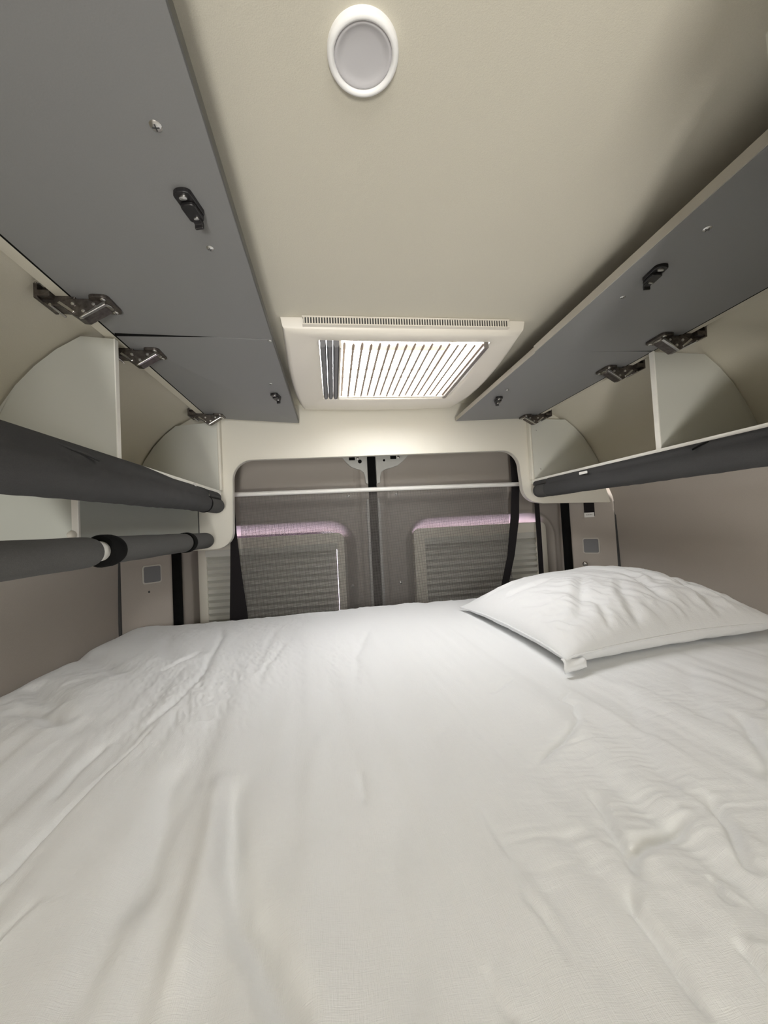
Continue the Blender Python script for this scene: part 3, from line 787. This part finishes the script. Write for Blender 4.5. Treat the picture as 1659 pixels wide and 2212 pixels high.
def bed():
    t = empty('bed', (.2, .8, -.46), 'wide bed under a rumpled white cotton sheet filling the back of the van', 'bed')
    obj('platform', bx(CX - .955, CX + .955, .14, 1.54, -.50, -.462), M['grey_board'], t)
    obj('mattress', prism(rrect(CX - .950, CX + .950, .135, 1.53, .06, 6), 'z', -.461, -.345), M['sheet'], t)
    nx = 600
    xs = np.concatenate([np.linspace(CX - .953, -.45, 110)[:-1], np.linspace(-.45, .62, 400)[:-1], np.linspace(.62, CX + .955, 90)])
    ys = [.13]
    while ys[-1] < 1.547: ys.append(ys[-1] + .0014 + .0028 * max(0, ys[-1] - .15))
    ys = np.array(ys)
    X, Y = np.meshgrid(xs, ys, indexing='ij')
    Z = np.full_like(X, -.318)
    Z += .012 * np.exp(-((X - .35) / .5) ** 2) * np.exp(-((Y - 1.35) / .4) ** 2)
    # mattress edges
    Z -= .10 * (1 - np.sqrt(np.clip(1 - np.clip((Y - 1.475) / .085, 0, 1) ** 2, 0, 1)))
    cr = np.hypot(np.clip(-.60 - X, 0, None), np.clip(Y - 1.36, 0, None))          # round rear left corner
    Z -= .06 * sstep(.11, .20, cr)
    Z -= .02 * sstep(-.69, -.75, X) - .006 * sstep(-.58, -.69, X)
    Z -= .02 * sstep(1.09, 1.15, X)
    Z -= .06 * sstep(.17, .13, Y)
    # broad softness
    Z += .010 * fbm(X, Y, 5, 4, 11, 2) + .005 * fbm(X, Y, 14, 7, 23, 2)
    Z += (.0085 + .010 * sstep(.85, .45, Y)) * fbm(X + .10 * Y, Y, 22, 2.0, 31, 2) * sstep(1.3, .9, Y)              # long soft folds front to back
    # named folds
    for pts, dep, wd, rid in FOLDS:
        dep *= 1.6; rid *= .75; wd *= .9
        wob = wd * 1.2 * fbm(X, Y, 1.0 / (wd * 9), 1.0 / (wd * 9), 5, 2)
        d, p = poly_dist(X, Y, pts)
        d = d + wob
        tap = sstep(0, .22, p) * sstep(1, .80, p)
        Z += tap * (-dep * np.exp(-(d / wd) ** 2))
        if rid:
            sg = 1 if rid > 0 else -1
            Z += tap * abs(rid) * np.exp(-((d * sg - 2.6 * wd) / (2.2 * wd)) ** 2)
    # crinkled patches
    def patch(cx, cy, rx, ry): return np.exp(-((X - cx) / rx) ** 2 - ((Y - cy) / ry) ** 2)
    def ridge(n): return 1 - np.abs(n) * 4
    nA = ridge(fbm(X * .9 + Y * .2, Y, 25, 110, 41, 2))
    Z += .0011 * nA * (patch(.33, .50, .10, .09) + patch(.36, .37, .09, .06) + .8 * patch(.22, .36, .09, .05) + .7 * patch(.55, .55, .1, .1))
    nB = ridge(fbm(X + .35 * Y, Y - .3 * X, 90, 26, 51, 2))
    Z += .0030 * nB * (patch(-.28, .78, .10, .16) + .6 * patch(-.18, 1.0, .10, .16) + .6 * patch(-.42, 1.0, .1, .15) + .35 * patch(0, .9, .06, .2))
    nC = ridge(fbm(X, Y, 38, 30, 61, 3))
    Z += .0030 * nC * (.7 * patch(-.60, .95, .12, .25) + .35 * patch(.33, .30, .10, .08) + .5 * patch(-.35, 1.35, .25, .10))
    Z += .0022 * ridge(fbm(X, Y, 26, 14, 71, 2)) * sstep(1.40, 1.50, Y)             # puckers along the rear edge
    Z += .006 * fbm(X, Y, 9, 9, 81, 2) * sstep(-.62, -.74, X)                       # wavy edge against the left wall
    # pressed flat where the pillow lies
    pm = sstep(.40, .47, X) * sstep(1.11, 1.05, X) * sstep(.70, .78, Y) * sstep(1.40, 1.32, Y)
    Z = Z * (1 - pm) + np.minimum(Z, -.3165) * pm
    P = np.stack([X, Y, Z], -1)
    grid_obj('sheet', P, M['sheet'], t)
bed()

# ------------------------------------------------------------------ pillow
def pillow():
    t = empty('pillow', (.75, 1.03, -.31), 'plump creased white pillow lying at the right side of the bed', 'pillow')
    A, B, C_, D = Vector((.418, 1.300, -.296)), Vector((.445, .722, -.286)), Vector((1.075, .800, -.286)), Vector((1.055, 1.36, -.290))
    n = 150
    us = np.linspace(-1, 1, n); U, V = np.meshgrid(us, us, indexing='ij')       # u: left->right, v: near->far
    def bil(k):
        a, b, c, d = A[k], B[k], C_[k], D[k]
        return ((1 - U) * (1 - V) * b + (1 + U) * (1 - V) * c + (1 + U) * (1 + V) * d + (1 - U) * (1 + V) * a) / 4
    X, Y, Zs = bil(0), bil(1), bil(2)
    # sides drawn in between the corners
    pin = .030
    X += pin * (-U) * (1 - V ** 2) * np.abs(U) ** 3 * .6; Y += pin * (-V) * (1 - U ** 2) * np.abs(V) ** 3
    Zs += .006 * (1 - U ** 2) * np.abs(V) ** 4 + .006 * (1 - V ** 2) * np.abs(U) ** 4 + .004 * fbm(U, V, 3, 3, 45, 2)
    core = np.clip(1 - np.abs(U) ** 2.2, 0, 1) ** .62 * np.clip(1 - np.abs(V) ** 2.2, 0, 1) ** .62
    top = .131 * core * (1 + .12 * fbm(U, V, 1.2, 1.2, 3, 2))
    bot = .060 * core ** .6
    # creases on the upper face
    R2 = np.clip(core * 3, 0, 1)
    W = np.zeros_like(U)
    cre = [([(-.15, .30), (.10, .05), (.16, -.25), (.10, -.60), (.02, -.9)], .008, .055, .006), ([(.22, .35), (.30, .05), (.28, -.35), (.18, -.75)], .007, .05, .006),
           ([(-.75, -.80), (-.45, -.45), (-.20, -.1)], .006, .05, .005), ([(-.9, .2), (-.6, .05), (-.35, .02)], .004, .04, .003), ([(-.95, .6), (-.7, .45), (-.5, .4)], .003, .04, .003),
           ([(-.55, -.95), (-.48, -.70), (-.50, -.45)], .004, .035, .004), ([(-.30, -.97), (-.22, -.65), (-.05, -.40)], .005, .04, .004), ([(.45, -.97), (.48, -.6), (.60, -.2)], .005, .05, .004),
           ([(.70, -.95), (.66, -.5), (.75, -.1)], .004, .05, .004), ([(.92, -.9), (.86, -.4), (.9, .1)], .006, .045, .005), ([(-.1, .75), (.1, .6), (.3, .62)], .003, .05, .003),
           ([(.35, .5), (.5, .15), (.52, -.3)], .005, .06, .004), ([(-.62, .62), (-.4, .5), (-.25, .55)], .003, .04, .002)]
    for pts, dep, wd, rid in cre:
        d, p = poly_dist(U + .05 * fbm(U, V, 4, 4, 9, 2), V, pts)
        tap = sstep(0, .2, p) * sstep(1, .7, p)
        W += 1.5 * tap * (-dep * np.exp(-(d / wd) ** 2) + .7 * rid * np.exp(-((d - 1.9 * wd) / (1.4 * wd)) ** 2))
    rg = 1 - np.abs(fbm(U + .4 * V, V, 7, 3.2, 15, 3)) * 4
    W += .0035 * (rg - .4) * 1.6 * sstep(.1, -.5, V) + .0022 * (rg - .4)
    W += .0022 * (1 - np.abs(fbm(U, V, 12, 12, 25, 2)) * 4) * sstep(.9, .0, core)
    top = top + W * R2
    Pt = np.stack([X, Y, Zs + top], -1)
    # underside: bulges out below the seam on the near and left sides, then rests on the sheet
    floor_ = -.3145
    tn = np.clip((V + 1) / .30, 0, 1); tl = np.clip((U + 1) / .30, 0, 1); tr = np.clip((1 - U) / .25, 0, 1); tf = np.clip((1 - V) / .25, 0, 1)
    low = np.minimum(np.minimum(tn, tl), np.minimum(tr, tf))
    lump = 1 + .5 * fbm(U, V, 6, 6, 65, 2)
    Yb = Y - .020 * np.sin(np.pi * tn) * (tn < 1) * np.clip(tl * 1.5, 0, 1) * np.clip(tr * 1.5, 0, 1) * lump
    Xb = X - .016 * np.sin(np.pi * tl) * (tl < 1) * np.clip(tn * 1.5, 0, 1) * np.clip(tf * 1.5, 0, 1) * lump
    Zb = Zs + (floor_ - Zs) * np.sin(low * np.pi / 2) - .0005
    Pb = np.stack([Xb, Yb, Zb], -1)
    # one closed case: top, then the underside folded behind it
    vt = Pt.reshape(-1, 3); vb = Pb[:, ::-1].reshape(-1, 3)
    full = np.concatenate([Pt, Pb[:, ::-1]], axis=1)                            # seam at far edge; near edge closes below
    full = np.concatenate([full, Pt[:, :1]], axis=1)
    case = grid_obj('pillowcase', full, M['sheet'], t)
    bm = bmesh.new(); bm.from_mesh(case.data)
    bmesh.ops.remove_doubles(bm, verts=bm.verts, dist=.0004)
    bmesh.ops.holes_fill(bm, edges=[e for e in bm.edges if e.is_boundary], sides=0)
    bmesh.ops.recalc_face_normals(bm, faces=bm.faces); bm.to_mesh(case.data); bm.free()
    case.data.polygons.foreach_set('use_smooth', [True] * len(case.data.polygons))
    # stitched seam along the near and left edges
    def seam(P):
        loops = []
        for k in range(0, len(P), 2):
            p = Vector(P[k]); q = Vector(P[min(k + 2, len(P) - 1)]); pr = Vector(P[max(k - 2, 0)])
            d = (q - pr).normalized(); a = d.cross(Vector((0, 0, 1))).normalized(); b = a.cross(d)
            r = .0022 + .0006 * math.sin(k * 1.3)
            loops.append([tuple(p + (a * math.cos(t_) + b * math.sin(t_)) * r) for t_ in (0, 1.05, 2.1, 3.14, 4.19, 5.24)])
        return loft(loops)
    obj('seam', seam(Pt[:, 0]), M['sheet'], t, smooth=True)
    obj('seam', seam(Pt[0, :]), M['sheet'], t, smooth=True)
    # limp flap of the pillowcase at the near left corner
    rows = []
    for i in range(10):
        u = i / 9
        rows.append([(B.x - .008 + .050 * u + .002 * math.sin(j * 1.1), B.y + .006 - .012 * math.sin(j / 7 * math.pi * .8) + .004 * u, B.z - .001 - .0255 * j / 7 * (1 - .45 * u) - .002 * u + .0012 * math.sin(u * 6 + j)) for j in range(8)])
    o = grid_obj('corner_flap', np.array(rows), M['sheet'], t)
    md = o.modifiers.new('thickness', 'SOLIDIFY'); md.thickness = .0025
pillow()
